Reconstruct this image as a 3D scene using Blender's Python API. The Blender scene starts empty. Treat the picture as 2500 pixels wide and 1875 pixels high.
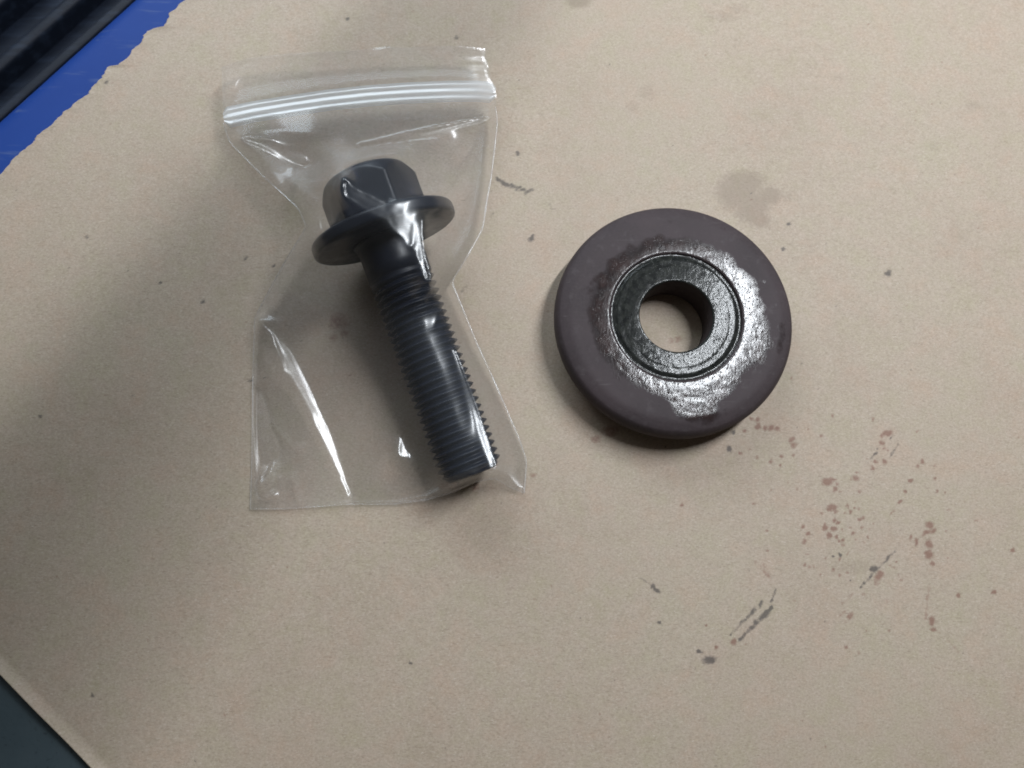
import bpy, math, random
import numpy as np
from mathutils import Vector, Matrix

random.seed(4); RNG = np.random.default_rng(11)
S = 0.001                     # everything below is laid out in millimetres
sc = bpy.context.scene

# ------------------------------------------------------------------ camera
F, H = 2024.0, 167.0          # focal length in photo pixels (2500 wide), lens height above the paper in mm
_n = np.array([-100 / F, -465 / F, -1.0]); _n /= np.linalg.norm(_n)
_zc = -_n; _x = np.array([1., 0, 0]); _x -= _zc * (_x @ _zc); _x /= np.linalg.norm(_x)
RC = np.array([_x, np.cross(_zc, _x), _zc])
cam_d = bpy.data.cameras.new('camera'); cam = bpy.data.objects.new('camera', cam_d)
sc.collection.objects.link(cam)
M4 = Matrix.Identity(4)
for i in range(3):
    for j in range(3): M4[i][j] = RC[i][j]
M4.translation = Vector((0, 0, H * S)); cam.matrix_world = M4
cam_d.sensor_width = 36; cam_d.lens = 36 * F / 2500
cam_d.clip_start = 0.002; cam_d.clip_end = 20
cam_d.dof.use_dof = True; cam_d.dof.focus_distance = 0.168; cam_d.dof.aperture_fstop = 17
sc.camera = cam

def P(px, py, z=0.0):
    """photo pixel -> world point (mm) at height z"""
    px, py, z = np.broadcast_arrays(np.asarray(px, float), np.asarray(py, float), np.asarray(z, float))
    d = np.stack([(px - 1250) / F, -(py - 937.5) / F, -np.ones_like(px)], -1) @ RC.T
    t = (z - H) / d[..., 2]
    return np.array([0, 0, H]) + d * t[..., None]
def Q(p):
    c = (np.asarray(p, float) - [0, 0, H]) @ RC
    return 1250 + F * c[..., 0] / -c[..., 2], 937.5 - F * c[..., 1] / -c[..., 2]

# ------------------------------------------------------------------ world and lamps
w = bpy.data.worlds.new('World'); sc.world = w; w.use_nodes = True
w.node_tree.nodes['Background'].inputs[0].default_value = (1.0, 0.88, 0.76, 1)
w.node_tree.nodes['Background'].inputs[1].default_value = 0.05
sc.view_settings.view_transform = 'Standard'; sc.view_settings.look = 'None'
sc.view_settings.exposure = 0.0; sc.view_settings.gamma = 1
sc.cycles.use_denoising = True; sc.cycles.filter_width = 1.8
sc.cycles.transparent_max_bounces = 24; sc.cycles.max_bounces = 10
sc.cycles.sample_clamp_indirect = 4

TUBE_DIR = np.array([0.60, 0.80, 0.0]); TUBE_C = np.array([203., 181., 500.]) + 105 * TUBE_DIR
TUBE_LEN, TUBE_W = 360., 14.
def area(name, loc, size_x, size_y, power, col, xdir, zdir):
    l = bpy.data.lights.new(name, 'AREA'); l.shape = 'RECTANGLE'
    l.size = size_x * S; l.size_y = size_y * S; l.energy = power; l.color = col
    o = bpy.data.objects.new(name, l); sc.collection.objects.link(o)
    zd = Vector(zdir).normalized(); xd = Vector(xdir); xd = (xd - zd * xd.dot(zd)).normalized(); yd = zd.cross(xd)
    m = Matrix.Identity(4)
    for i in range(3): m[i][0], m[i][1], m[i][2] = xd[i], yd[i], zd[i]
    m.translation = Vector(loc) * S; o.matrix_world = m
    return o
# fluorescent tube to the upper right, and an added cool fill beyond the top of the picture
area('tube_light', TUBE_C, TUBE_LEN, TUBE_W, 4.1, (0.91, 0.955, 1.0), TUBE_DIR, (0, 0, 1))
area('top_fill_light', (-120, 350, 240), 300, 200, 1.12, (0.80, 0.91, 1.0), (1, 0, 0), (-0.10, 0.80, 0.48))

area('overhead_fill_light', (-270, 290, 560), 330, 330, 0.22, (0.92, 0.96, 1.0), (1, 0, 0), (-0.25, 0.15, 1.0))  # added soft fill from overhead, lightens the left and the top

# ------------------------------------------------------------------ helpers
def link(name, me, parent=None):
    o = bpy.data.objects.new(name, me); sc.collection.objects.link(o)
    if parent is not None:
        o.parent = parent
    return o
def mesh(name, verts, faces, mat, parent=None, smooth=True, attrs=None):
    """verts in mm (world, or local to the parent's origin when the parent has one)"""
    v = np.asarray(verts, float)
    if parent is not None: v = v - np.array(parent.location) / S
    me = bpy.data.meshes.new(name)
    me.from_pydata([tuple(a) for a in (v * S)], [], [tuple(int(i) for i in f) for f in faces])
    if smooth: me.polygons.foreach_set('use_smooth', [True] * len(me.polygons))
    for k, a in (attrs or {}).items():
        at = me.attributes.new(k, 'FLOAT', 'POINT'); at.data.foreach_set('value', np.asarray(a, np.float32))
    me.materials.append(mat); me.update()
    return link(name, me, parent)
def grid_faces(nr, nc, wrap=False):
    i = np.arange(nr - 1)[:, None]; j = np.arange(nc if wrap else nc - 1)[None, :]
    a = i * nc + j; b = i * nc + (j + 1) % nc
    return np.stack([a, b, b + nc, a + nc], -1).reshape(-1, 4)
def empty(name, loc, label, cat, group=None):
    o = bpy.data.objects.new(name, None); sc.collection.objects.link(o)
    o.location = Vector(loc) * S; o.empty_display_size = 0.01
    o['label'] = label; o['category'] = cat
    if group: o['group'] = group
    return o
def tube(pts, r, n=8):
    pts = np.asarray(pts, float); m = len(pts)
    r = np.broadcast_to(np.asarray(r, float), (m,))
    t = np.gradient(pts, axis=0); t /= np.linalg.norm(t, axis=1)[:, None] + 1e-12
    up = np.where(np.abs(t[:, 2:3]) > .9, [[1., 0, 0]], [[0, 0, 1.]])
    a = np.cross(t, up); a /= np.linalg.norm(a, axis=1)[:, None]; b = np.cross(a, t)
    th = np.arange(n) * 2 * math.pi / n
    v = pts[:, None] + r[:, None, None] * (np.cos(th)[None, :, None] * a[:, None] + np.sin(th)[None, :, None] * b[:, None])
    f = [list(x) for x in grid_faces(m, n, True)] + [list(range(n))[::-1], list(range((m - 1) * n, m * n))]
    return v.reshape(-1, 3), f
def resample(pts, n):
    pts = np.asarray(pts, float)
    d = np.r_[0, np.cumsum(np.linalg.norm(np.diff(pts[:, :2], axis=0), axis=1))]
    s = np.linspace(0, d[-1], n)
    return np.stack([np.interp(s, d, pts[:, k]) for k in range(pts.shape[1])], -1)
def smooth_curve(pts, n, it=40):
    p = resample(pts, n)
    for _ in range(it): p[1:-1] = .5 * p[1:-1] + .25 * (p[:-2] + p[2:])
    return p
def vnoise(x, y, scale, seed=0):
    """smooth value noise in [-1,1]"""
    r = np.random.default_rng(seed).uniform(-1, 1, (257, 257))
    u, v = np.asarray(x) / scale + 1000, np.asarray(y) / scale + 1000
    i, j = np.floor(u).astype(int), np.floor(v).astype(int); f, g = u - i, v - j
    f = f * f * (3 - 2 * f); g = g * g * (3 - 2 * g); i %= 256; j %= 256
    return (r[i, j] * (1 - f) + r[i + 1, j] * f) * (1 - g) + (r[i, j + 1] * (1 - f) + r[i + 1, j + 1] * f) * g

class NT:
    def __init__(s, name):
        s.m = bpy.data.materials.new(name); s.m.use_nodes = True; s.t = s.m.node_tree
        s.t.nodes.clear(); s.out = s.n('ShaderNodeOutputMaterial')
    def n(s, typ, ins=None, **props):
        nd = s.t.nodes.new(typ)
        for k, v in props.items(): setattr(nd, k, v)
        for k, v in (ins or {}).items():
            if isinstance(v, bpy.types.NodeSocket): s.t.links.new(v, nd.inputs[k])
            else: nd.inputs[k].default_value = v
        return nd
    def coord(s, scale=1000.0, vec=None):
        tc = s.n('ShaderNodeTexCoord')
        return s.n('ShaderNodeMapping', {0: tc.outputs['Object'], 'Scale': vec or (scale,) * 3}).outputs[0]
    def noise(s, co, scale, detail=3, rough=.55, dist=0.0):
        return s.n('ShaderNodeTexNoise', {'Vector': co, 'Scale': scale, 'Detail': detail, 'Roughness': rough, 'Distortion': dist}).outputs[0]
    def ramp(s, fac, stops):
        r = s.n('ShaderNodeValToRGB', {0: fac}); e = r.color_ramp.elements
        while len(e) < len(stops): e.new(.5)
        for k, (p, c) in enumerate(stops):
            e[k].position = p; e[k].color = c if len(c) == 4 else (*c, 1)
        return r.outputs[0]
    def rng(s, v, a, b, c=0., d=1.):
        return s.n('ShaderNodeMapRange', {0: v, 1: a, 2: b, 3: c, 4: d}).outputs[0]
    def math(s, op, a, b=0.0, clamp=False):
        nd = s.n('ShaderNodeMath', operation=op, use_clamp=clamp)
        for k, v in enumerate((a, b)):
            if isinstance(v, bpy.types.NodeSocket): s.t.links.new(v, nd.inputs[k])
            else: nd.inputs[k].default_value = v
        return nd.outputs[0]
    def mix(s, fac, a, b, blend='MIX'):
        nd = s.n('ShaderNodeMix', data_type='RGBA', blend_type=blend)
        for k, v in ((0, fac), (6, a), (7, b)):
            if isinstance(v, bpy.types.NodeSocket): s.t.links.new(v, nd.inputs[k])
            else: nd.inputs[k].default_value = v if k == 0 or len(v) == 4 else (*v, 1)
        return nd.outputs[2]
    def attr(s, name): return s.n('ShaderNodeAttribute', attribute_name=name).outputs['Fac']
    def bump(s, h, strength, dist_mm, normal=None):
        ins = {'Height': h, 'Strength': strength, 'Distance': dist_mm * S}
        if normal is not None: ins['Normal'] = normal
        return s.n('ShaderNodeBump', ins).outputs[0]
    def done(s, shader):
        s.t.links.new(shader, s.out.inputs[0]); return s.m
    def principled(s, col, rough, spec=.5, metal=0., normal=None, **kw):
        ins = {'Base Color': col if isinstance(col, bpy.types.NodeSocket) or len(col) == 4 else (*col, 1),
               'Roughness': rough, 'Specular IOR Level': spec, 'Metallic': metal}
        if normal is not None: ins['Normal'] = normal
        ins.update(kw)
        return s.n('ShaderNodeBsdfPrincipled', ins).outputs[0]

# ------------------------------------------------------------------ materials
def m_paper():
    t = NT('kraft_paper'); co = t.coord()
    big = t.noise(co, .035, 4, .6); mid = t.noise(co, .35, 4, .6)
    fine = t.noise(co, 2.2, 5, .7)
    base = t.ramp(big, [(.28, (.360, .288, .218)), (.5, (.395, .322, .247)), (.74, (.388, .330, .246))])
    ch = t.ramp(t.noise(co, .11, 4, .65), [(.34, (1.045, .97, .955)), (.5, (1, 1, 1)), (.66, (.97, 1.005, .935))])
    base = t.mix(1.0, base, ch, 'MULTIPLY')
    base = t.mix(t.rng(mid, .3, .7, 0, .55), base, (.43, .348, .285))
    base = t.mix(t.rng(fine, .30, .72), t.mix(1., base, (.81, .80, .78), 'MULTIPLY'), t.mix(1., base, (1.11, 1.11, 1.11), 'MULTIPLY'))
    # short fibres, dark and pale, in three directions
    for k, (ang, sx, sy) in enumerate(((.5, .45, 2.6), (1.35, .5, 3.0), (2.4, .5, 2.8))):
        tc = t.n('ShaderNodeTexCoord')
        mp = t.n('ShaderNodeMapping', {0: tc.outputs['Object'], 'Rotation': (0, 0, ang), 'Scale': (1000 * sx, 1000 * sy, 1000)}).outputs[0]
        f = t.noise(mp, 2.1 + .3 * k, 2, .5)
        base = t.mix(t.rng(f, .62, .74, 0, .58), base, (.20, .15, .105))
        f2 = t.noise(mp, 2.9 + .4 * k, 2, .5)
        base = t.mix(t.rng(f2, .64, .76, 0, .55), base, (.62, .55, .47))
    vo = t.n('ShaderNodeTexVoronoi', {'Vector': co, 'Scale': .16, 'Randomness': 1.0})
    base = t.mix(t.math('MULTIPLY', t.rng(vo.outputs[0], .022, .012), t.rng(mid, .5, .6, 0, .8)), base, (.10, .075, .055))
    edge = t.rng(t.noise(co, 1.5, 3), .25, .75, -.28, .28)
    def masked(nm, lo=.42, hi=.62):
        return t.rng(t.math('ADD', t.attr(nm), t.math('MULTIPLY', edge, t.rng(t.attr(nm), .02, .3))), lo, hi)
    base = t.mix(t.math('MULTIPLY', masked('oil', .15, .75), .46), base, (.20, .150, .11))
    base = t.mix(t.math('MULTIPLY', masked('brown', .12, .80), .72), base, (.19, .088, .06))
    base = t.mix(t.math('MULTIPLY', masked('soot', .18, .78), .76), base, (.050, .043, .042))
    h = t.math('ADD', t.math('MULTIPLY', fine, .6), t.noise(co, 5, 2))
    nb = t.bump(h, .42, .04, t.bump(mid, .3, .10))
    return t.done(t.principled(base, .62, .38, normal=nb))
def m_bench():
    t = NT('bench_surface'); co = t.coord()
    c = t.mix(t.noise(co, .12, 4), (.032, .050, .060), (.060, .080, .090))
    c = t.mix(t.rng(t.noise(co, 1.4, 3), .62, .75, 0, .5), c, (.012, .016, .02))
    return t.done(t.principled(c, .5, .4, normal=t.bump(t.noise(co, .9, 4), .3, .1)))
def m_blue():
    t = NT('blue_plastic'); co = t.coord()
    c = t.mix(t.noise(co, .06, 3), (.006, .034, .19), (.010, .048, .24))
    sx = t.n('ShaderNodeMapping', {0: co, 'Rotation': (0, 0, -.73), 'Scale': (.05, .5, .5)}).outputs[0]
    c = t.mix(t.rng(t.noise(sx, 1.2, 4), .60, .78, 0, .5), c, (.13, .17, .25))
    return t.done(t.principled(c, .55, .2, normal=t.bump(t.noise(co, .6, 3), .2, .1)))
def m_liner():
    t = NT('black_rubber'); co = t.coord()
    sx = t.n('ShaderNodeMapping', {0: co, 'Rotation': (0, 0, -.73), 'Scale': (.03, .3, .3)}).outputs[0]
    c = t.mix(t.rng(t.noise(sx, 1.5, 4), .50, .75), (.003, .006, .014), (.014, .022, .040))
    return t.done(t.principled(c, .6, .3))
def m_washer():
    t = NT('phosphated_steel'); co = t.coord()
    big = t.noise(co, .09, 4, .6); fine = t.noise(co, 1.6, 5, .7)
    c = t.ramp(big, [(.3, (.029, .021, .023)), (.7, (.049, .035, .038))])
    c = t.mix(t.rng(fine, .3, .75, 0, .7), c, (.062, .049, .051))
    c = t.mix(t.rng(t.noise(co, .5, 5, .7), .56, .74, 0, .5), c, (.085, .072, .074))
    c = t.mix(t.rng(t.noise(co, 2.6, 2), .66, .78, 0, .6), c, (.020, .014, .015))
    for ang, sx in ((.4, .05), (1.9, .06), (2.7, .04)):
        mp = t.n('ShaderNodeMapping', {0: co, 'Rotation': (0, 0, ang), 'Scale': (sx, 1.6, 1.)}).outputs[0]
        c = t.mix(t.rng(t.noise(mp, 1.5, 2), .70, .76, 0, .35), c, (.12, .105, .105))
    nb = t.bump(t.noise(co, 4.5, 4, .7), .35, .05, t.bump(t.noise(co, .6, 3), .3, .06))
    return t.done(t.principled(c, t.rng(fine, .2, .8, .58, .76), .28, normal=nb))
def m_recess():
    t = NT('machined_steel'); co = t.coord()
    tc = t.n('ShaderNodeTexCoord'); le = t.n('ShaderNodeVectorMath', {0: tc.outputs['Object']}, operation='LENGTH').outputs['Value']
    ring = t.n('ShaderNodeTexNoise', {'W': t.math('MULTIPLY', le, 1000.), 'Scale': 2.1, 'Detail': 3}, noise_dimensions='1D').outputs[0]
    c = t.mix(t.rng(ring, .35, .65), (.009, .010, .010), (.018, .021, .019))
    c = t.mix(t.rng(t.noise(co, .16, 3), .45, .7, 0, .7), c, (.055, .058, .050))
    return t.done(t.principled(c, .42, .3, .0, normal=t.bump(ring, .3, .015)))
def m_oil():
    t = NT('oil_film'); co = t.coord()
    wet = t.attr('wet'); n1 = t.noise(co, .32, 5, .62)
    a = t.rng(t.math('ADD', wet, t.rng(n1, .25, .75, -.36, .36)), .22, .82)
    st = t.n('ShaderNodeMapping', {0: co, 'Rotation': (0, 0, -.35), 'Scale': (1.5, .8, 1.)}).outputs[0]
    skin = t.noise(st, 1.3, 3, .55); skin2 = t.noise(st, 4.6, 2, .5)
    spark = t.rng(t.noise(st, 2.4, 2, .5), .62, .78)
    h = t.math('ADD', t.math('ADD', skin, t.math('MULTIPLY', skin2, .22)), t.math('MULTIPLY', spark, 2.6))
    nb = t.bump(h, .7, .036)
    inner = t.attr('inner')
    c = t.mix(t.rng(n1, .4, .6), (.020, .013, .013), (.034, .020, .019))
    c = t.mix(inner, c, t.mix(t.rng(t.noise(co, .8, 4, .6), .4, .65), (.008, .009, .009), (.030, .032, .028)))
    rough = t.rng(inner, 0, 1, .18, .15)
    p = t.principled(c, rough, t.rng(inner, 0, 1, .40, .20), normal=nb)
    tr = t.n('ShaderNodeBsdfTransparent').outputs[0]
    a2 = t.math('MULTIPLY', a, t.rng(inner, 0, 1, .95, .72))
    return t.done(t.n('ShaderNodeMixShader', {0: a2, 1: tr, 2: p}).outputs[0])
def m_bolt():
    t = NT('black_oxide'); co = t.coord()
    n = t.noise(co, .5, 4)
    c = t.mix(n, (.003, .005, .013), (.006, .010, .022))
    return t.done(t.principled(c, t.rng(n, .3, .7, .36, .52), .36, normal=t.bump(t.noise(co, 3., 3), .2, .04)))
def m_film(name, haze, gloss=1.0, r1=.16):
    t = NT(name); co = t.coord()
    nb = t.bump(t.noise(co, .9, 3, .5), .10, .06)
    fr = t.math('MULTIPLY', t.n('ShaderNodeFresnel', {'IOR': 1.48, 'Normal': nb}).outputs[0], gloss)
    fr = t.math('MINIMUM', fr, .30)
    g1 = t.n('ShaderNodeBsdfGlossy', {'Color': (1, 1, 1, 1), 'Roughness': r1, 'Normal': nb}).outputs[0]
    g2 = t.n('ShaderNodeBsdfGlossy', {'Color': (.93, .97, 1, 1), 'Roughness': .33, 'Normal': nb}).outputs[0]
    g = t.n('ShaderNodeMixShader', {0: .38, 1: g1, 2: g2}).outputs[0]
    df = t.n('ShaderNodeBsdfDiffuse', {'Color': (.88, .94, 1.0, 1)}).outputs[0]
    tl = t.n('ShaderNodeBsdfTranslucent', {'Color': (.88, .94, 1.0, 1)}).outputs[0]
    hz = t.n('ShaderNodeMixShader', {0: .4, 1: df, 2: tl}).outputs[0]
    tr = t.n('ShaderNodeBsdfTransparent', {'Color': (.995, .997, 1.0, 1)}).outputs[0]
    b = t.n('ShaderNodeMixShader', {0: haze, 1: tr, 2: hz}).outputs[0]
    return t.done(t.n('ShaderNodeMixShader', {0: fr, 1: b, 2: g}).outputs[0])
def m_caster_metal():
    t = NT('grey_enamel'); co = t.coord()
    return t.done(t.principled(t.mix(t.noise(co, .1), (.10, .10, .11), (.14, .14, .15)), .45, .5))

MP, MB, MBL, ML = m_paper(), m_bench(), m_blue(), m_liner()
MW, MR, MO, MBO = m_washer(), m_recess(), m_oil(), m_bolt()
MF, MF2, MZ, MS = m_film('clear_film', .036, 1.0, .18), m_film('clear_film_back', .022, .45), m_film('zip_plastic', .38, .16, .34), m_film('weld_seam', .2, 1.8)
MLM = m_caster_metal()

# ------------------------------------------------------------------ bench and tray (setting)
tear_a, tear_b = P(470, -8)[:2], P(-10, 432)[:2]
ed = (tear_b - tear_a) / np.linalg.norm(tear_b - tear_a)          # along the torn edge, towards lower left
nd = np.array([ed[1], -ed[0]])
if nd @ np.array([-1, 1]) < 0: nd = -nd                           # away from the paper, to the upper left
def TU(u, wv, z): q = tear_a + nd * u + ed * wv; return [q[0], q[1], z]
bv = [TU(-20, -160, -1.2), TU(-20, 700, -1.2), [400, -900, -1.2], [700, 100, -1.2]]
bv2 = [[a[0], a[1], -22] for a in bv]
o = mesh('workbench', bv + bv2, [(0, 1, 2, 3), (7, 6, 5, 4), (0, 4, 5, 1), (1, 5, 6, 2), (2, 6, 7, 3), (3, 7, 4, 0)], MB, smooth=False)
o['kind'] = 'structure'

tray = empty('plastic_tray', TU(30, 60, -34), 'dark blue plastic tray beyond the torn paper edge', 'tray')
def extrude(profile, w0, w1, nseg=2):
    pr = np.asarray(profile, float); ws = np.linspace(w0, w1, nseg)
    v = np.array([[TU(u, wv, z) for wv in ws] for u, z in pr]).reshape(-1, 3)
    return v, grid_faces(len(pr), nseg)
def rounded(profile, r=1.6, n=5):
    pr = [np.array(p, float) for p in profile]; out = [pr[0]]
    for a, b, c in zip(pr[:-2], pr[1:-1], pr[2:]):
        d1 = (a - b) / np.linalg.norm(a - b); d2 = (c - b) / np.linalg.norm(c - b)
        rr = min(r, .45 * np.linalg.norm(a - b), .45 * np.linalg.norm(c - b))
        for k in range(n + 1):
            s = k / n; out.append((b + d1 * rr) * (1 - s) ** 2 + 2 * s * (1 - s) * b + (b + d2 * rr) * s ** 2)
    return out + [pr[-1]]
mesh('lip', *extrude(rounded([(-19.5, -8), (-19.5, -1.6), (10.5, -1.6), (14.0, -7)], 3.0), -120, 260), MBL, tray)
mesh('inner_wall', *extrude(rounded([(14.0, -7.02), (15.5, -20), (20, -31), (22, -33)], 4), -120, 260), MBL, tray)
mesh('liner', *extrude([(15.9, -26), (90, -34)], -120, 260), ML, tray)
for u in (25, 38, 52):
    mesh('rib', *extrude(rounded([(u, -33.5), (u + .8, -23), (u + 4.2, -23), (u + 5, -33.5)], 1.6), -120, 260), ML, tray)
mesh('divider', *extrude(rounded([(18.2, -30), (18.6, -11), (21.2, -11), (21.6, -30)], 1.0), -120, 260), ML, tray)

# ------------------------------------------------------------------ kraft paper
ys = np.r_[np.linspace(-95, -40, 40)[:-1], np.arange(-40, 140.01, .36), np.linspace(140, 200, 40)[1:]]
c0, c1 = P(-20, 1622)[:2], P(260, 1908)[:2]                        # the cut edge line
sl = (c1[0] - c0[0]) / (c1[1] - c0[1])
tear_px = [(470, -8), (440, 12), (412, 40), (400, 66), (372, 70), (358, 80), (345, 105), (322, 128), (306, 150), (283, 163),
           (272, 161), (262, 172), (250, 190), (225, 216), (205, 238), (180, 256), (157, 272), (148, 285), (130, 304),
           (110, 318), (90, 338), (68, 362), (52, 374), (38, 385), (28, 400), (8, 420), (-12, 436)]
tw = np.array([P(*p)[:2] for p in tear_px])[::-1]
def left_x(y):
    xc = c0[0] + (y - c0[1]) * sl
    if y <= tw[-1, 1]:
        xt = np.interp(y, tw[:, 1], tw[:, 0]) if y >= tw[0, 1] else tw[0, 0] - (tw[0, 1] - y) * .95
    else:
        xt = tw[-1, 0] + (y - tw[-1, 1]) * 1.15
    x = max(xc, xt)
    if y > 40: x += .30 * vnoise(y, 0, .9, 3) + .30 * vnoise(y, 5, .37, 4) + .35 * vnoise(y, 9, 2.6, 5)
    return x
lx = np.array([left_x(y) for y in ys])
RIGHT, FINE = 220., 132.
cols = []
for k, y in enumerate(ys):
    L = lx[k]; hi = max(FINE, L + 40.)
    near = L + np.array([0, .25, .6, 1.1, 1.7, 2.4, 3.2])
    xs = np.r_[near, np.linspace(L + 3.6, hi, 620), np.linspace(hi, RIGHT + 60, 14)[1:]]
    cols.append(xs)
PX = np.array(cols); PY = np.repeat(ys[:, None], PX.shape[1], 1)
nrow, ncol = PX.shape
dist_edge = PX - lx[:, None]
PZ = .10 * vnoise(PX, PY, 34, 21) + .05 * vnoise(PX, PY, 13, 22)
low = PY < c0[1] + 24
PZ = PZ + (.75 + .2 * vnoise(PY, 2, 6, 23)) * np.clip(1 - dist_edge / (2.9 + .5 * vnoise(PY, 7, 9, 24)), 0, 1) ** 1.3 * np.clip((c0[1] + 30 - PY) / 12, 0, 1) + .35 * np.clip(1 - dist_edge / 5., 0, 1) ** 2 * np.clip((PY - c0[1] - 30) / 12, 0, 1)
# keep it level under the things that stand on it
PZ = PZ - .12
# stains, in photo pixels
U, V = Q(np.stack([PX, PY, PZ], -1)); U = U + 2.5 * vnoise(PX, PY, .9, 31); V = V + 2.5 * vnoise(PX, PY, .9, 32)
def zz(lst, ox, oy, k): return [(ox + k * a[0], oy + k * a[1]) + tuple(k * b for b in a[2:]) for a in lst]
def spots(lst):
    m = np.zeros_like(U)
    for s in lst:
        cx, cy, rx = s[0], s[1], s[2]; ry = s[3] if len(s) > 3 else rx
        win = (np.abs(U - cx) < 3 * rx + 8) & (np.abs(V - cy) < 3 * ry + 8)
        if not win.any(): continue
        d = np.sqrt(((U[win] - cx) / (rx + 1)) ** 2 + ((V[win] - cy) / (ry + 1)) ** 2)
        m[win] = np.maximum(m[win], np.clip(1.5 - d, 0, 1))
    return m
def strokes(lst):
    m = np.zeros_like(U)
    for (x0, y0, x1, y1, w, a) in lst:
        win = (U > min(x0, x1) - 3 * w - 8) & (U < max(x0, x1) + 3 * w + 8) & (V > min(y0, y1) - 3 * w - 8) & (V < max(y0, y1) + 3 * w + 8)
        if not win.any(): continue
        dx, dy = x1 - x0, y1 - y0; L2 = dx * dx + dy * dy
        s = np.clip(((U[win] - x0) * dx + (V[win] - y0) * dy) / L2, 0, 1)
        d = np.hypot(U[win] - x0 - s * dx, V[win] - y0 - s * dy)
        br = .75 + .5 * vnoise(s * math.sqrt(L2), x0, 9, 40)
        m[win] = np.maximum(m[win], np.clip(1.5 - d / (w + .8), 0, 1) * a * np.clip(br, 0, 1.1))
    return m
bz = [(735, 160, 8), (775, 165, 11), (775, 200, 12), (815, 210, 11), (850, 212, 12), (882, 215, 10), (960, 270, 13), (968, 302, 14),
      (1475, 240, 24, 15), (1445, 292, 11), (1400, 160, 7), (1148, 503, 24, 17), (1170, 490, 14), (1190, 542, 13), (1178, 640, 24, 14),
      (1260, 630, 8), (1300, 640, 6), (1340, 695, 8), (1275, 660, 8), (1190, 705, 8), (1210, 722, 7), (1140, 750, 13), (1185, 755, 11),
      (1160, 790, 12), (1200, 800, 8), (1213, 822, 8), (1290, 780, 8), (1235, 815, 6), (1020, 748, 8), (1045, 780, 9), (1025, 825, 10),
      (1305, 480, 14, 9), (1705, 735, 20, 14), (1690, 770, 18, 10), (1725, 765, 12), (1700, 840, 16, 20), (1698, 895, 18), (1718, 940, 9),
      (1600, 495, 11, 7), (1570, 552, 8), (1545, 610, 9, 6), (1630, 825, 9, 14), (1605, 800, 6, 12), (1395, 425, 10), (1460, 390, 11), (1410, 390, 7),
      (365, 622, 7), (850, 395, 10, 7), (895, 410, 6), (970, 360, 6), (770, 370, 6), (1250, 1390, 8), (2150, 870, 11, 8), (1665, 390, 8),
      (900, 365, 7), (1715, 1250, 14, 20), (1722, 1300, 14, 8), (1860, 1115, 8), (705, 225, 9), (680, 350, 6), (1640, 415, 6),
      (2050, 1098, 9), (1160, 655, 14, 8), (1320, 705, 6), (645, 1368, 15), (550, 1395, 8), (500, 1275, 6), (1730, 480, 6), (1740, 550, 6)]
brown = spots(zz(bz, 1500, 950, .452))
brown = np.maximum(brown, .62 * spots([(826, 786, 24, 19), (840, 815, 10), (815, 825, 8), (1490, 1052, 22, 12), (1455, 1072, 10),
                                       (1655, 828, 7), (1638, 832, 6), (1300, 1160, 8, 5), (1160, 1190, 10), (1100, 1185, 30, 8), (930, 690, 12, 8)]))
brown = np.maximum(brown, strokes([(1500 + .452 * a, 950 + .452 * b, 1500 + .452 * c, 950 + .452 * d, .452 * e, f) for a, b, c, d, e, f in
         [(1435, 1000, 1415, 1045, 14, .9), (1280, 1212, 1250, 1262, 11, .8), (1240, 1200, 1222, 1225, 7, .7), (1700, 1060, 1680, 1240, 6, .5),
          (1730, 1290, 1860, 1420, 5, .4), (760, 930, 850, 1030, 7, .5), (800, 930, 835, 1000, 6, .45), (1290, 1100, 1230, 1160, 4, .5), (1480, 955, 1530, 968, 5, .5)]]))
kz = [(515, 1462, 36, 20), (460, 1418, 16, 9), (230, 1090, 13, 9), (208, 1068, 10), (238, 1262, 10, 6), (620, 325, 11, 14), (1405, 970, 20, 17),
      (1220, 895, 7), (1180, 905, 6), (1275, 1030, 5), (640, 235, 6, 12)]
soot = spots(zz(kz, 1500, 950, .452))
soot = np.maximum(soot, strokes([(1500 + .452 * a, 950 + .452 * b, 1500 + .452 * c, 950 + .452 * d, .452 * e, f) for a, b, c, d, e, f in
        [(625, 1330, 660, 1290, 5, .8), (660, 1290, 800, 1150, 8, .95), (740, 1205, 775, 1178, 13, 1.), (680, 1355, 720, 1310, 8, .9), (725, 1305, 845, 1185, 10, 1.),
         (765, 1260, 825, 1205, 16, 1.), (850, 1150, 870, 1075, 5, .8), (1325, 1075, 1515, 875, 5, .75), (1380, 385, 1420, 320, 4, .8), (1490, 365, 1540, 295, 4, .75),
         (130, 1015, 205, 1062, 4, .5), (1420, 340, 1405, 350, 5, .8), (1490, 275, 1500, 265, 4, .8), (245, 1265, 255, 1280, 4, .6)]]))
soot = np.maximum(soot, strokes([(1212, 437, 1226, 444, 4, 1.), (1230, 448, 1246, 456, 4.5, 1.), (1246, 452, 1262, 462, 3.5, .95), (1258, 462, 1270, 458, 3.5, .9), (1268, 466, 1280, 463, 3, .95),
                                (1282, 470, 1300, 464, 3, .85), (1331, 496, 1345, 500, 2.6, .6), (1345, 508, 1356, 512, 2.4, .55), (1296, 590, 1303, 576, 3.2, .9),
                                (1145, 690, 1125, 715, 3, .4), (1205, 512, 1200, 530, 3, .35), (2140, 1100, 2120, 1130, 2.5, .6)]))
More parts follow.
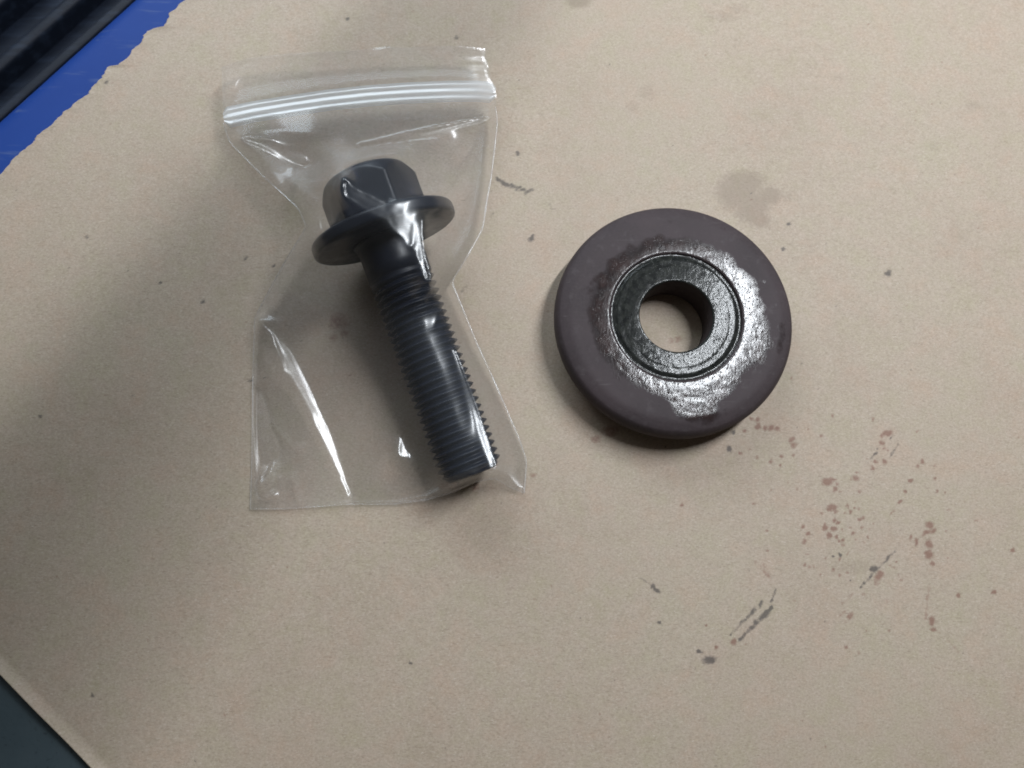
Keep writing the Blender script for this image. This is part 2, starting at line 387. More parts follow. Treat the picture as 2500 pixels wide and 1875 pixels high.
soot = np.maximum(soot, .95 * spots([(1297, 585, 7, 5), (1265, 374, 4.5), (1115, 93, 4), (848, 45, 4), (258, 200, 4, 6), (1927, 548, 5, 3), (1912, 607, 4), (1002, 1619, 3.5), (495, 735, 4), (211, 578, 2.5, 4),
                                    (2168, 668, 8, 6), (390, 690, 3.5), (610, 930, 3.5), (98, 1018, 3.5), (225, 1698, 3, 5), (1600, 1440, 4), (600, 632, 4), (670, 648, 3.5), (1120, 1180, 3.5)]))
rs = np.random.default_rng(5)
soot = np.maximum(soot, .7 * spots([(rs.uniform(0, 2500), rs.uniform(0, 1875), rs.uniform(.3, 1.2), rs.uniform(.5, 1.8)) for _ in range(110)]))
brown = np.maximum(brown, .7 * spots([(rs.uniform(0, 2500), rs.uniform(0, 1875), rs.uniform(.5, 1.6), rs.uniform(.5, 2.)) for _ in range(120)]))
brown = np.maximum(brown, .8 * spots([(rs.normal(2070, 130), rs.normal(1270, 130), rs.uniform(1.2, 3.6), rs.uniform(1.2, 3.6)) for _ in range(70)]))
oil = np.maximum(spots([(1800, 470, 46, 42), (1835, 505, 42, 40), (1815, 445, 50, 26), (1880, 478, 26, 20), (1855, 540, 22, 14), (1412, 4, 26, 14)]),
                 .38 * spots([(1760, 40, 48, 16), (1800, 22, 30, 14), (2373, 259, 17, 13), (2281, 357, 19, 13), (2050, 189, 9, 6), (2153, 311, 6), (1944, 82, 7), (1920, 480, 18, 16),
                              (1545, 262, 18, 16), (1580, 225, 25, 20), (2080, 1385, 60, 20), (2168, 668, 14, 11)]))
oil = np.maximum(oil, .30 * spots([(q[0], q[1]) + tuple(2.0 * w_ for w_ in q[2:]) for q in zz(bz + kz, 1500, 950, .452)]))      # halos where the drops soaked in
paper_v = np.stack([PX, PY, PZ], -1).reshape(-1, 3)
pf = grid_faces(nrow, ncol)
o = mesh('kraft_paper', paper_v, pf, MP, attrs={'oil': oil.ravel(), 'brown': brown.ravel(), 'soot': soot.ravel()})
sm = o.modifiers.new('thickness', 'SOLIDIFY'); sm.thickness = .22 * S; sm.offset = -1
o['label'] = 'torn sheet of brown kraft paper, stained, under the bolt and the washer'; o['category'] = 'paper'

# ------------------------------------------------------------------ thick washer
WT = 9.0; WC = P(1652, 771, WT); WCX = np.array([WC[0], WC[1], 0.06])
R_O, R_G, R_B = 24.5, 13.4, 7.45
washer = empty('thick_washer', WCX, 'thick brown steel washer with an oily wet patch round its hole', 'washer')
def revolve(prof, n=192, close=False):
    pr = np.asarray(prof, float); th = np.arange(n) * 2 * math.pi / n
    v = np.stack([pr[:, 0:1] * np.cos(th), pr[:, 0:1] * np.sin(th), np.repeat(pr[:, 1:2], n, 1)], -1)
    return v, grid_faces(len(pr), n, True)[:, ::-1]
def arc(cx, cz, r, a0, a1, n=10):
    a = np.radians(np.linspace(a0, a1, n)); return [(cx + r * math.cos(x), cz + r * math.sin(x)) for x in a]
def dome(r): return WT - 1.5 * np.clip((np.asarray(r) - 20.8) / (R_O - 20.8), 0, 1) ** 2 - .25 * np.clip((np.asarray(r) - 15) / (R_O - 15), 0, 1)
body = [(R_G, WT - .42), (R_G + .06, WT - .2)] + arc(R_G + .25, WT - .24, .22, 170, 90, 4) + [(r, float(dome(r))) for r in np.linspace(R_G + .6, R_O - 1.9, 22)]
zr = float(dome(R_O - 1.9))
body += [(R_O - 1.9 + 1.9 * math.sin(a), zr - 2.6 + 2.6 * math.cos(a)) for a in np.radians(np.linspace(24, 90, 12))] + [(R_O - .02, zr - 3.0)] + [(R_O - 1.2 + 1.2 * math.cos(a), zr - 3.2 + 1.0 * math.sin(a)) for a in np.radians(np.linspace(0, -60, 6))] + [(R_O - 2.4, 2.0), (R_O - 4.6, .4), (R_O - 5.3, 0), (R_B + .6, 0)]
v, f = revolve(body); mesh('body', v.reshape(-1, 3) + WCX, f, MW, washer)
rec = arc(R_B + .3, WT - .5, .3, 180, 90, 6) + [(8.6, WT - .2), (10.6, WT - .24), (11.0, WT - .27), (12.0, WT - .28), (12.3, WT - .32), (12.7, WT - .44), (13.0, WT - .46), (R_G - .02, WT - .42)]
v, f = revolve(rec); mesh('recess', v.reshape(-1, 3) + WCX, f, MR, washer)
v, f = revolve([(R_B + .58, .02), (R_B, .6), (R_B, WT - .51)]); mesh('bore', v.reshape(-1, 3) + WCX, f, MW, washer)
# the oil: a thin skin that follows the profile, thickest to the lower right
top = np.array(rec + [b for b in body if b[1] > WT - 3.6 and b[0] > R_G + .2])
ang = [0, 12, 20, 32, 45, 55, 64, 75, 84, 92, 99, 110, 135, 160, 180, 200, 225, 250, 270, 290, 315, 340, 360]
red = [.715, .76, .80, .74, .70, .78, .84, .89, .87, .84, .68, .665, .69, .70, .70, .715, .68, .68, .67, .69, .675, .71, .715]
nt, nr = 360, 110
th = np.linspace(0, 2 * math.pi, nt, endpoint=False); rr = np.linspace(R_B + .15, R_O - 1.1, nr)
order = np.argsort(top[:, 0]); zt = np.interp(rr, top[order, 0], top[order, 1])
TH, RR = np.meshgrid(th, rr)
redge = np.interp(np.degrees(-TH) % 360, ang, red) * R_O + .35 * vnoise(RR * np.cos(TH), RR * np.sin(TH), 1.6, 51)
wet = np.clip(.5 + (redge - RR) / 3.4, 0, 1)
# a second faint smear further out to the right, and dry islands in the lower lobe
adeg = np.degrees(-TH) % 360
sm2 = .50 * np.exp(-((adeg - 12) / 11) ** 2 - ((RR / R_O - .89) / .05) ** 2)
wet = np.maximum(wet, sm2)
wet -= .8 * np.exp(-((adeg - 62) / 7) ** 2 - ((RR / R_O - .80) / .04) ** 2)
wet -= .6 * np.exp(-((adeg - 85) / 5) ** 2 - ((RR / R_O - .62) / .025) ** 2)
wet = np.where(RR < R_G, 1, wet)
inner = np.clip((R_G + .4 - RR) / .8, 0, 1)
Xw, Yw = RR * np.cos(TH), RR * np.sin(TH)
Zw = zt[:, None] + .05 + .014 * vnoise(Xw * .8 + .4 * Yw, Yw * .8, .75, 52) * np.clip(wet, 0, 1)
mesh('oil_film', np.stack([Xw, Yw, Zw], -1).reshape(-1, 3) + WCX, grid_faces(nr, nt, True)[:, ::-1], MO, washer, attrs={'wet': wet.ravel(), 'inner': inner.ravel()})['label'] = 'wet glossy oil round the hole'

# ------------------------------------------------------------------ flange bolt
FR, TR, PITCH, HAF = 14.4, 6.25, 1.5, 8.5
fc = P(944, 582, 14.6); tip = P(1154, 1158, 6.6)
ax = tip - fc; BL = np.linalg.norm(ax); ax /= BL
e1 = np.cross(ax, [0, 0, 1.]); e1 /= np.linalg.norm(e1); e2 = np.cross(ax, e1)
bolt = empty('flange_bolt', [fc[0], fc[1], 0.5], 'black steel flange bolt lying inside the clear zip bag', 'bolt')
def loc2w(v):                      # local: x,y across, z along the axis towards the tip, 0 at the bearing face
    v = np.asarray(v, float); return fc + v[..., 0:1] * e1 + v[..., 1:2] * e2 + v[..., 2:3] * ax
def rowsurf(zs, rfun, n):
    th = np.arange(n) * 2 * math.pi / n
    Z, T = np.meshgrid(zs, th, indexing='ij'); r = rfun(Z, T)
    return np.stack([r * np.cos(T), r * np.sin(T), Z], -1)
def capped(rows, nc):
    f = [list(x) for x in grid_faces(len(rows), nc, True)]
    return f + [list(range(nc))[::-1], list(range((len(rows) - 1) * nc, len(rows) * nc))]
TH0 = 7.8                                                          # where the thread starts
def rthread(Z, T):
    ph = (Z / PITCH - T / (2 * math.pi)) % 1.0
    tri = np.abs(2 * ph - 1)
    prof = np.clip((tri - .08) / .78, 0, 1)
    r = TR - 1.02 * (1 - prof)
    run = np.clip((Z - TH0) / 2.5, 0, 1); r = TR * (1 - run) + r * run
    return np.minimum(r, TR - 1.5 * np.clip((Z - (BL - 1.6)) / 1.6, 0, 1))
zs = np.arange(TH0, BL + .001, PITCH / 10)
rows = rowsurf(zs, rthread, 72); mesh('thread', loc2w(rows).reshape(-1, 3), capped(rows, 72), MBO, bolt)
zs = np.array([.2, .6, 1.0, 1.6, 3, 5.5, TH0 - .02])
rows = rowsurf(zs, lambda Z, T: TR - .03 + .9 * np.clip(1 - Z / 1.6, 0, 1) ** 2, 64); mesh('shank', loc2w(rows).reshape(-1, 3), capped(rows, 64), MBO, bolt)
fprof = [(6.4, .12), (8.5, .12), (8.7, 0), (FR - .9, 0)] + arc(FR - .7, -.7, .7, 90, 0, 5) + arc(FR - .8, -1.9, .8, 0, -90, 6) + [(11.5, -3.1), (9.4, -4.0)]
rows = np.array([[(r * math.cos(t), r * math.sin(t), z) for t in np.arange(96) * 2 * math.pi / 96] for r, z in fprof])
mesh('flange', loc2w(rows).reshape(-1, 3), capped(rows, 96), MBO, bolt)
HROT, HTOP = math.radians(8), -13.5
def rhead(Z, T):
    a = (T - HROT) % (math.pi / 3) - math.pi / 6
    hexr = HAF / np.cos(a)
    cone = HAF * 1.155 - np.clip((HTOP + 3.4 - Z) / 1.0, 0, None) * .62 - np.clip((HTOP + 1.0 - Z), 0, 1) ** 2 * 1.0
    return np.minimum(hexr, cone)
zs = np.r_[np.linspace(-3.2, HTOP + 3.6, 6), np.linspace(HTOP + 3.4, HTOP, 12)]
rows = rowsurf(zs, rhead, 120)
o = mesh('head', loc2w(rows).reshape(-1, 3), capped(rows, 120), MBO, bolt)
for ob in bolt.children:
    for p_ in ob.data.polygons:
        if len(p_.vertices) > 8: p_.use_smooth = False

# ------------------------------------------------------------------ zip bag
# outline in photo pixels with the film's height above the paper (mm)
LEFT = [(541, 163, 7), (543, 230, 5.8), (545, 300, 4.5), (560, 347, 4), (640, 428, 5), (728, 508, 8), (748, 553, 8), (690, 648, 4), (622, 775, 1.2), (618, 880, .8), (616, 1000, .7), (615, 1120, .6), (611, 1243, .5)]
RIGHT_ = [(1184, 118, 8), (1196, 185, 6.5), (1212, 228, 5.5), (1210, 262, 5), (1215, 298, 4.5), (1200, 430, 3.5), (1189, 490, 3.5), (1179, 558, 4), (1140, 628, 4), (1103, 688, 3.2), (1130, 753, 2.6), (1163, 835, 2), (1200, 915, 1.4), (1231, 986, 1.0), (1250, 1030, .9), (1268, 1072, .8), (1286, 1125, .7), (1280, 1204, .6)]
TOP = [(541, 163, 7), (600, 143, 8.5), (700, 131, 9.5), (780, 127, 10), (880, 122, 10), (940, 113, 10), (985, 117, 9.5), (1050, 113, 9.5), (1120, 112, 9.5), (1184, 118, 8)]
BOT = [(611, 1243, .5), (700, 1242, .5), (861, 1231, .7), (960, 1231, .8), (1040, 1222, 1.5), (1110, 1200, 3), (1165, 1176, 4.5), (1210, 1168, 4.2), (1245, 1190, 1.8), (1280, 1204, .6)]
G = 4.0; gx = np.arange(516, 1316, G); gy = np.arange(84, 1272, G)
GX, GY = np.meshgrid(gx, gy)
poly = np.vstack([resample(np.array(TOP, float), 120), resample(np.array(RIGHT_, float), 260)[1:], resample(np.array(BOT, float), 120)[::-1][1:], resample(np.array(LEFT, float), 260)[::-1][1:]])
inside = np.zeros(GX.shape, bool)
for (x0, y0, _), (x1, y1, _) in zip(poly, np.roll(poly, -1, 0)):
    if y0 == y1: continue
    c = ((GY >= min(y0, y1)) & (GY < max(y0, y1))) & (GX < x0 + (GY - y0) * (x1 - x0) / (y1 - y0))
    inside ^= c
d2 = np.full(GX.shape, 1e9); bz_ = np.zeros(GX.shape)
for x0, y0, z0 in poly:
    d = (GX - x0) ** 2 + (GY - y0) ** 2; k = d < d2; d2[k] = d[k]; bz_[k] = z0
# obstacle: the highest bolt surface each cell sees
obs = np.full(GX.shape, -1.0)
def splat(pw):
    pw = pw.reshape(-1, 3); u, v = Q(pw); i = np.round((v - gy[0]) / G).astype(int); j = np.round((u - gx[0]) / G).astype(int)
    k = (i >= 0) & (j >= 0) & (i < len(gy)) & (j < len(gx)); np.maximum.at(obs, (i[k], j[k]), pw[k, 2])
splat(loc2w(rowsurf(np.linspace(0, BL, 420), lambda Z, T: TR + 0 * Z, 420)))
splat(loc2w(rowsurf(np.linspace(-3.3, HTOP, 160), rhead, 480)))
for r_ in np.linspace(7, FR, 40): splat(loc2w(rowsurf(np.array([-2.4, -1.6, -.8, 0.]) if r_ > FR - .3 else np.array([0., -2.4]), lambda Z, T: r_ + 0 * Z, 700)))
for r_ in np.linspace(0, HAF, 30): splat(loc2w(rowsurf(np.array([HTOP]), lambda Z, T: r_ + 0 * Z, 400)))
obs = np.where(obs > 0, obs + .35, -1.0)
hasbolt = obs > 0
def line_z(lst, base):
    for (x0, y0, z0), (x1, y1, z1) in zip(lst[:-1], lst[1:]):
        n = int(max(abs(x1 - x0), abs(y1 - y0)) / 2) + 2
        s = np.linspace(0, 1, n)
        i = np.round((y0 + s * (y1 - y0) - gy[0]) / G).astype(int); j = np.round((x0 + s * (x1 - x0) - gx[0]) / G).astype(int)
        np.maximum.at(base, (i, j), z0 + s * (z1 - z0))
ZIP_C = [(546, 289, 4.7), (620, 273, 5.6), (700, 260, 6.2), (800, 245, 6.8), (900, 234, 7.2), (1000, 227, 7.2), (1100, 223, 6.8), (1170, 223, 6.2), (1210, 227, 5.6)]
# taut folds in the film (photo pixels, heights in mm)
creases = [[(800, 408, 18), (829, 437, 20.5)],
           [(829, 437, 20.5), (806, 480, 17), (748, 555, 8.3)],
           [(861, 1230, .8), (925, 1170, 1.9), (985, 1112, 3.4), (1008, 1085, 4.6)],
           [(1108, 690, 3.3), (1085, 640, 8), (1052, 560, 15)]]
for c in creases: line_z(c, obs)
# where the film catches the tube: strokes with the slope that mirrors it
def half_grad(px, py, z):
    p = P(px, py, z); v = np.array([0, 0, H]) - p; v /= np.linalg.norm(v)
    # nearest useful point of the tube
    s = np.clip((p - TUBE_C) @ TUBE_DIR, -TUBE_LEN * .3, TUBE_LEN * .3)
    l = TUBE_C + TUBE_DIR * s - p; l /= np.linalg.norm(l)
    h = v + l; h /= np.linalg.norm(h)
    g = -h[:2] / h[2]                                   # world gradient of the height
    t = p[:2] / (H - z)
    return g / (1 + g @ t)
gu = np.zeros(GX.shape); gv = np.zeros(GX.shape); gw = np.zeros(GX.shape); gam = np.zeros(GX.shape)
SL = []
def stroke(pts, z, amp=1.0):
    SL.append((pts, z))
    """pts: (px, py, half width px)"""
    for (x0, y0, w0), (x1, y1, w1) in zip(pts[:-1], pts[1:]):
        dx, dy = x1 - x0, y1 - y0; L2 = dx * dx + dy * dy
        s = np.clip(((GX - x0) * dx + (GY - y0) * dy) / L2, 0, 1)
        d = np.hypot(GX - x0 - s * dx, GY - y0 - s * dy); ww = w0 + (w1 - w0) * s
        wt = np.clip(1.35 - .7 * d / np.maximum(ww, 2.5), 0, 1)
        k = wt > gw
        g = half_grad((x0 + x1) / 2, (y0 + y1) / 2, z)
        a = P((x0 + x1) / 2, (y0 + y1) / 2, z)
        jx = (P((x0 + x1) / 2 + 1, (y0 + y1) / 2, z) - a)[:2]; jy = (P((x0 + x1) / 2, (y0 + y1) / 2 + 1, z) - a)[:2]
        gu[k] = amp * (g @ jx); gv[k] = amp * (g @ jy); gw[k] = wt[k]; gam[k] = amp
stroke([(634, 783, 2), (668, 812, 3), (698, 866, 11), (745, 952, 9), (792, 1050, 7), (832, 1140, 5), (856, 1205, 3)], 3)
stroke([(690, 842, 5), (697, 905, 4)], 3)
stroke([(629, 960, 3.5), (632, 1010, 5), (635, 1065, 8), (636, 1105, 10), (629, 1145, 7), (625, 1172, 4)], 1.2)
stroke([(624, 1178, 3), (632, 1215, 5)], 1)
stroke([(596, 341, 4), (660, 357, 8), (745, 393, 9)], 11)
stroke([(978, 1068, 2.5), (983, 1105, 7), (998, 1112, 4)], 5)
stroke([(938, 120, 6), (958, 136, 12), (980, 145, 8), (1005, 130, 7), (1052, 118, 4)], 7)
stroke([(548, 162, 4), (592, 145, 4)], 5, .8)
stroke([(842, 442, 5), (852, 470, 9), (890, 490, 11), (930, 512, 11)], 24, .82)
stroke([(930, 525, 3), (960, 522, 9), (974, 543, 14), (996, 563, 12), (1000, 590, 7)], 24, .95)
stroke([(1028, 540, 4), (1022, 575, 7), (1027, 620, 7), (1045, 680, 5)], 20)
stroke([(1110, 860, 4), (1150, 975, 6), (1180, 1068, 7), (1204, 1140, 6)], 10)
stroke([(1195, 287, 3), (1100, 310, 5), (1000, 333, 6), (880, 355, 4)], 8, .8)

def blur(a, n):
    for _ in range(n):
        b = a.copy(); b[1:-1] = .5 * a[1:-1] + .25 * (a[2:] + a[:-2]); a = b.copy(); a[:, 1:-1] = .5 * b[:, 1:-1] + .25 * (b[:, 2:] + b[:, :-2])
    return a
def poisson(z, obst, fixed, gu, gv, wgt, it, om=1.86):
    z = z.copy(); g_ = lambda q: .5 * (q[:, 1:] + q[:, :-1]); h_ = lambda q: .5 * (q[1:] + q[:-1])
    wx, wy = g_(wgt), h_(wgt); bx, by = wx * g_(gu) * G, wy * h_(gv) * G
    I = (slice(1, -1), slice(1, -1))
    wr, wl, wd, wu = wx[1:-1, 1:], wx[1:-1, :-1], wy[1:, 1:-1], wy[:-1, 1:-1]
    den = wr + wl + wd + wu; rhs = -bx[1:-1, 1:] + bx[1:-1, :-1] - by[1:, 1:-1] + by[:-1, 1:-1]
    par = (np.add.outer(np.arange(z.shape[0]), np.arange(z.shape[1])) % 2).astype(bool)[I]
    act = (inside & ~fixed)[I]; ob = obst[I]; ms = [(par == c) & act for c in (False, True)]
    for k in range(it):
        for m in ms:
            n = (wr * z[1:-1, 2:] + wl * z[1:-1, :-2] + wd * z[2:, 1:-1] + wu * z[:-2, 1:-1] + rhs) / den
            c = z[I]; n = np.maximum(c + om * (n - c), ob); c[m] = n[m]
    return z
fixed = np.zeros(GX.shape, bool); fixval = np.full(GX.shape, -1.)
line_z(ZIP_C, fixval); fixed = fixval > 0
zb = bz_.copy(); zb[fixed] = fixval[fixed]
z0_ = np.where(fixed | ~inside, zb, np.maximum(obs, zb))
def slopes(z):
    """per-pixel height slopes that would mirror the tube, for every cell"""
    p = P(GX, GY, z); v = np.array([0, 0, H]) - p; v /= np.linalg.norm(v, axis=-1)[..., None]
    s = np.clip((p - TUBE_C) @ TUBE_DIR, -TUBE_LEN * .3, TUBE_LEN * .3)
    l = TUBE_C + s[..., None] * TUBE_DIR - p; l /= np.linalg.norm(l, axis=-1)[..., None]
    h = v + l; g = -h[..., :2] / h[..., 2:3]; g = g / (1 + np.sum(g * p[..., :2] / (H - z)[..., None], -1))[..., None]
    jx = (P(GX + 1, GY, z) - p)[..., :2]; jy = (P(GX, GY + 1, z) - p)[..., :2]
    return np.sum(g * jx, -1), np.sum(g * jy, -1)
zf = z0_; wgt = 1 + 120 * gw ** 2; on = gw > 0; cu, cv = gu.copy(), gv.copy()
for k in range(4):
    zf = poisson(zf, obs, fixed, cu, cv, wgt, 900 if k == 0 else 450)
    tu, tv = slopes(zf); zs_ = blur(zf, 2); au = np.zeros_like(zf); av = np.zeros_like(zf)
    au[:, 1:-1] = (zs_[:, 2:] - zs_[:, :-2]) / (2 * G); av[1:-1] = (zs_[2:] - zs_[:-2]) / (2 * G)
    cu = np.where(on, cu + .9 * (gam * tu - au), 0); cv = np.where(on, cv + .9 * (gam * tv - av), 0)
    lim = .5; cu, cv = np.clip(cu, -lim, lim), np.clip(cv, -lim, lim)
zf = poisson(zf, obs, fixed, cu, cv, wgt, 450)
zf = np.where(inside, np.where(blur(gw, 2) > .25, blur(zf, 2), blur(zf, 3)), zf)
cr_ = np.random.default_rng(77)
def microfold(x0, y0, x1, y1, hgt, wd):
    global zf
    dx, dy = x1 - x0, y1 - y0; L2 = dx * dx + dy * dy
    s = ((GX - x0) * dx + (GY - y0) * dy) / L2
    d = ((GX - x0) * dy - (GY - y0) * dx) / math.sqrt(L2)
    zf = zf + inside * hgt * np.exp(-(np.sqrt(d * d + 9.) - 3.) / wd) * np.clip(np.minimum(s, 1 - s) * 5, 0, 1) * (s > 0) * (s < 1) * (1 - .7 * gw)
for (ax_, ay_, n_, a0_, a1_, l0, l1) in ((622, 775, 6, -10, 75, 60, 190), (861, 1229, 7, -150, -35, 60, 200), (1274, 1195, 7, -175, -95, 40, 150), (1103, 688, 6, 60, 230, 50, 140),
                                      (560, 320, 6, 0, 60, 70, 220), (1205, 285, 6, 100, 190, 60, 260), (835, 440, 5, 120, 250, 40, 120), (1190, 1150, 5, 20, 160, 30, 80), (620, 1225, 5, -80, -10, 30, 120)):
    for _ in range(int(n_ * 1.6)):
        an = math.radians(cr_.uniform(a0_, a1_)); ll = cr_.uniform(l0, l1); st = cr_.uniform(0, .25) * ll
        microfold(ax_ + st * math.cos(an), ay_ + st * math.sin(an), ax_ + ll * math.cos(an), ay_ + ll * math.sin(an), cr_.uniform(.07, .26), cr_.uniform(4.5, 9))
for (x0_, y0_, x1_, y1_, h_, w_) in ((632, 1190, 760, 1075, .35, 10), (650, 1232, 672, 1110, .22, 7), (735, 1238, 712, 1150, .25, 8), (622, 790, 660, 960, .3, 9), (640, 1010, 720, 1100, .25, 9),
        (700, 690, 860, 800, .5, 14), (640, 765, 800, 735, .45, 13), (865, 1225, 905, 1060, .35, 10), (880, 1222, 1060, 1180, .4, 9), (1150, 860, 1195, 1010, .3, 8), (1215, 990, 1255, 1130, .3, 8),
        (1120, 720, 1165, 850, .3, 8), (1190, 330, 1120, 520, .45, 12), (1200, 300, 1080, 470, .5, 14), (570, 320, 700, 470, .45, 12), (600, 400, 760, 530, .4, 10), (560, 305, 800, 330, .4, 12), (1100, 290, 900, 300, .3, 9)):
    microfold(x0_, y0_, x1_, y1_, h_, w_)
# fine life in the film: slack wrinkles, extrusion lines in the flap above the zip
zipy = np.interp(GX, [p[0] for p in ZIP_C], [p[1] for p in ZIP_C])
zf += inside * (.10 * vnoise(GX, GY, 75, 61) + .035 * vnoise(GX * .9 + GY * .4, GY * .35, 22, 62)) * np.clip(np.sqrt(d2) / 30, 0, 1) * (1 - .8 * blur(gw, 3))
zf += np.where((GY < zipy - 14) & inside,   .03 * np.sin((zipy - GY) / 3.6 + .6 * vnoise(GX, GY, 160, 63)) * np.clip((zipy - GY) / 60, 0, 1) * np.clip(.6 + vnoise(GX, GY, 90, 64), 0, 1.2) * (1 - blur(gw, 2)), 0)
# back sheet: lies on the paper, rises to the zip and to the raised edges
zbk = np.where(fixed, fixval - .5, np.where(inside, .25, bz_))
for k in range(500):
    n = zbk.copy(); n[1:-1, 1:-1] = .25 * (zbk[1:-1, 2:] + zbk[1:-1, :-2] + zbk[2:, 1:-1] + zbk[:-2, 1:-1])
    n = n * .985 + .015 * .2
    m = inside & ~fixed; zbk[m] = n[m]
zbk = np.minimum(zbk, zf - .05)
low_ = hasbolt & (GY > 380); zbk = np.where(low_ & inside, np.minimum(zbk, .25), zbk); zbk = np.where(inside, blur(zbk, 2), zbk)
def sample(zg, u, v):
    a, b = np.clip((u - gx[0]) / G, 0, len(gx) - 1.001), np.clip((v - gy[0]) / G, 0, len(gy) - 1.001)
    j, i = a.astype(int), b.astype(int); f, g = a - j, b - i
    return (zg[i, j] * (1 - f) + zg[i, j + 1] * f) * (1 - g) + (zg[i + 1, j] * (1 - f) + zg[i + 1, j + 1] * f) * g
NU, NV = 190, 330
cl, cr = resample(np.array(LEFT, float), NV), resample(np.array(RIGHT_, float), NV)
def byy(c, n):                       # spread by y so that rows run level
    c = np.array(c, float); yy = np.linspace(c[0, 1], c[-1, 1], n); return np.stack([np.interp(yy, c[:, 1], c[:, 0]), yy], -1)
cl, cr = byy(LEFT, NV), byy(RIGHT_, NV)
ct, cb = resample(np.array(TOP, float), NU)[:, :2], resample(np.array(BOT, float), NU)[:, :2]
u = np.linspace(0, 1, NU)[None, :, None]; v = np.linspace(0, 1, NV)[:, None, None]
CO = (1 - u) * cl[:, None] + u * cr[:, None] + (1 - v) * ct[None] + v * cb[None] - ((1 - u) * (1 - v) * ct[0] + u * (1 - v) * ct[-1] + (1 - u) * v * cb[0] + u * v * cb[-1])
bag = empty('zip_bag', [fc[0], fc[1], .3], 'crumpled clear plastic zip bag holding the black bolt', 'bag')
for nm, zg, mt in (('front_film', zf, MF), ('back_film', zbk, MF2)):
    z = sample(zg, CO[..., 0], CO[..., 1])
    # the two sheets meet along the edge
    e = np.minimum(np.minimum(u[..., 0], 1 - u[..., 0]) * NU, np.minimum(v[..., 0], 1 - v[..., 0]) * NV)
    zo = sample(bz_, CO[..., 0], CO[..., 1])
    k = np.clip(e / 3., 0, 1); z = zo * (1 - k) + z * k
    z = np.maximum(z, .12 + (.06 if nm == 'front_film' else 0))
    mesh(nm, P(CO[..., 0], CO[..., 1], z).reshape(-1, 3), grid_faces(NV, NU)[:, ::-1], mt, bag)
# welded side seams and bottom fold
for nm, pts, r0 in (('side_seam', LEFT[2:], .07), ('side_seam', RIGHT_[3:], .10), ('bottom_fold', BOT, .04)):
    q = smooth_curve(np.array(pts, float), 220, 6); n = len(q)
    zz_ = sample(zf * 0 + bz_, q[:, 0], q[:, 1]); s = np.arange(n)
    zz_ = np.maximum(q[:, 2], zz_ * 0) + .08 * vnoise(s, 0, 9, 71)
    rad = r0 * (1 + .45 * vnoise(s, 3, 5, 72))
    mesh(nm, *tube(P(q[:, 0], q[:, 1], np.maximum(zz_, .25)), rad, 8), MS, bag)
# zip: a milky band with interlocking ridges
zc = smooth_curve(np.array(ZIP_C, float), 160, 10)
nrm = np.gradient(zc[:, :2], axis=0); nrm = np.stack([-nrm[:, 1], nrm[:, 0]], -1) / np.linalg.norm(nrm, axis=1)[:, None]
def ribbon(offs, prof, taper=True):
    rowsv = []
    tp = np.minimum(1, np.minimum(np.arange(160), 159 - np.arange(160)) / 5. + .45)
    for o_, dz in zip(offs, prof):
        q = zc[:, :2] + nrm * (o_ * tp)[:, None]; rowsv.append(P(q[:, 0], q[:, 1], zc[:, 2] + dz))
    vv = np.array(rowsv).reshape(-1, 3); return vv, grid_faces(len(offs), 160)
widths = np.linspace(-26, 26, 27)
band = mesh('zip_band', *ribbon(widths, .55 + .10 * np.cos(widths / 26 * 3 * math.pi) - .35 * (np.abs(widths) / 26) ** 4), MZ, bag)
for off, r0, dz in ((-17, .26, .75), (-3, .30, .95), (3, .2, .95), (15, .28, .8)):
    q = zc[:, :2] + nrm * off; tp = np.minimum(1, np.minimum(np.arange(160), 159 - np.arange(160)) / 6. + .15)
    vv, ff = tube(P(q[:, 0], q[:, 1], zc[:, 2] + dz), r0 * tp, 8); mesh('zip_ridge', vv, ff, MZ, band)

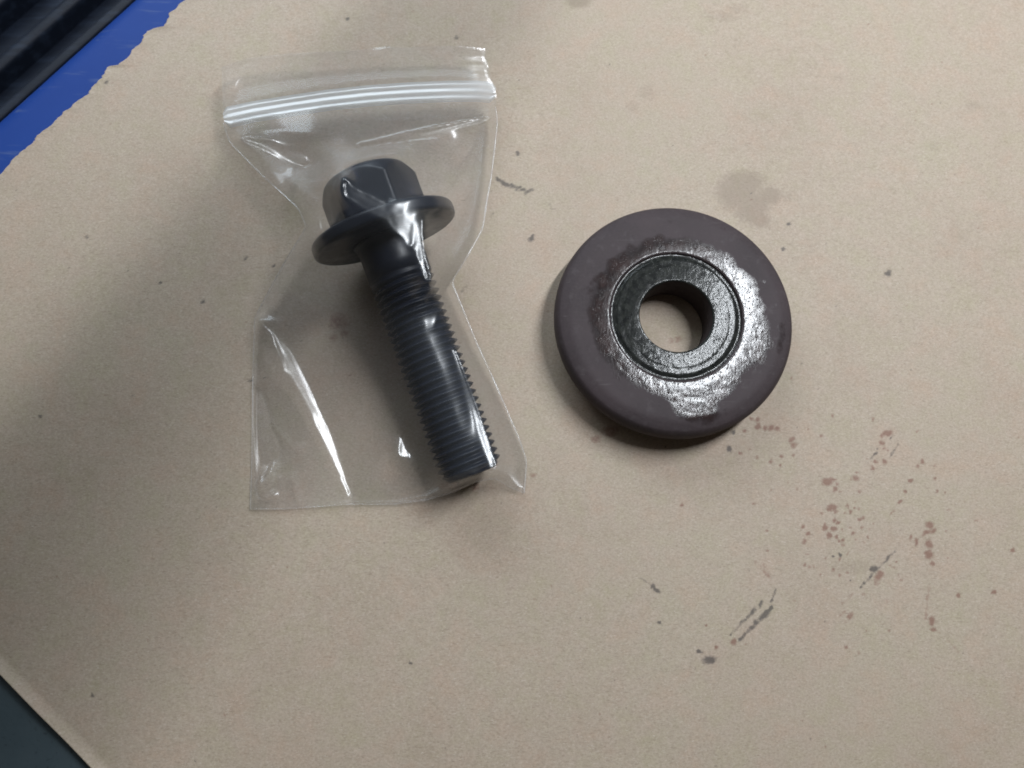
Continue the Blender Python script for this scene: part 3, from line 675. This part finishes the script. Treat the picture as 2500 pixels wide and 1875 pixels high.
# ------------------------------------------------------------------ the lamp is unseen, added for its shadow (its arm throws the soft band of shade on the left)
caster = empty('shadow_caster', (-290, -260, -1.2), 'added unseen shadow lamp standing beyond the lower left of the paper', 'caster')
ZA = 222.0
def arm_pt(px, py):
    s = P(px, py, 0); return s + (TUBE_C - s) * (ZA / TUBE_C[2])
a0, a1 = arm_pt(640, 455), arm_pt(60, 1290)
adir = (a1 - a0) / np.linalg.norm(a1 - a0)
a2 = a0 + adir * 330
vv, ff = tube(np.linspace(a0, a2, 12), np.linspace(8.6, 27, 12), 24); vv[:, 2] = ZA + np.clip(vv[:, 2] - ZA, -5, 5); mesh('arm', vv, ff, MLM, caster)  # added flat bar, laid and widened to throw the band of shade
end = TUBE_C - TUBE_DIR * 190 + [0, 0, 12]
vv, ff = tube(np.linspace(a0, end, 8), 3.5, 12); mesh('arm', vv, ff, MLM, caster)
k_ = np.linspace(-1, 1, 9); vv, ff = tube(a0 + np.outer(k_ * 8, [0, 0, 1.]), 8.5 * np.sqrt(np.clip(1 - (k_ * .8) ** 2, 0, 1)), 16); mesh('elbow', vv, ff, MLM, caster)
base = np.array([a2[0], a2[1], 0])
vv, ff = tube(np.linspace(a2, base + [0, 0, 4], 6), 6, 16); mesh('post', vv, ff, MLM, caster)
rows = np.array([[(base[0] + r * math.cos(t), base[1] + r * math.sin(t), z) for t in np.arange(48) * 2 * math.pi / 48] for r, z in ((45, -1.1), (45, 3), (42, 6), (10, 8), (7, 14))])
mesh('base', rows.reshape(-1, 3), capped(rows, 48), MLM, caster)
td = TUBE_DIR; tn = np.array([-td[1], td[0], 0])
hv = []
for s in (-195, 195):
    for a, z in ((-26, -2), (-20, 22), (20, 22), (26, -2), (24, -2), (18.5, 20), (-18.5, 20), (-24, -2)): hv.append(TUBE_C + td * s + tn * a + np.array([0, 0, z + 1]))
hf = [(i, (i + 1) % 8, 8 + (i + 1) % 8, 8 + i) for i in range(8)]
mesh('shade', hv, hf, MLM, caster, smooth=False)
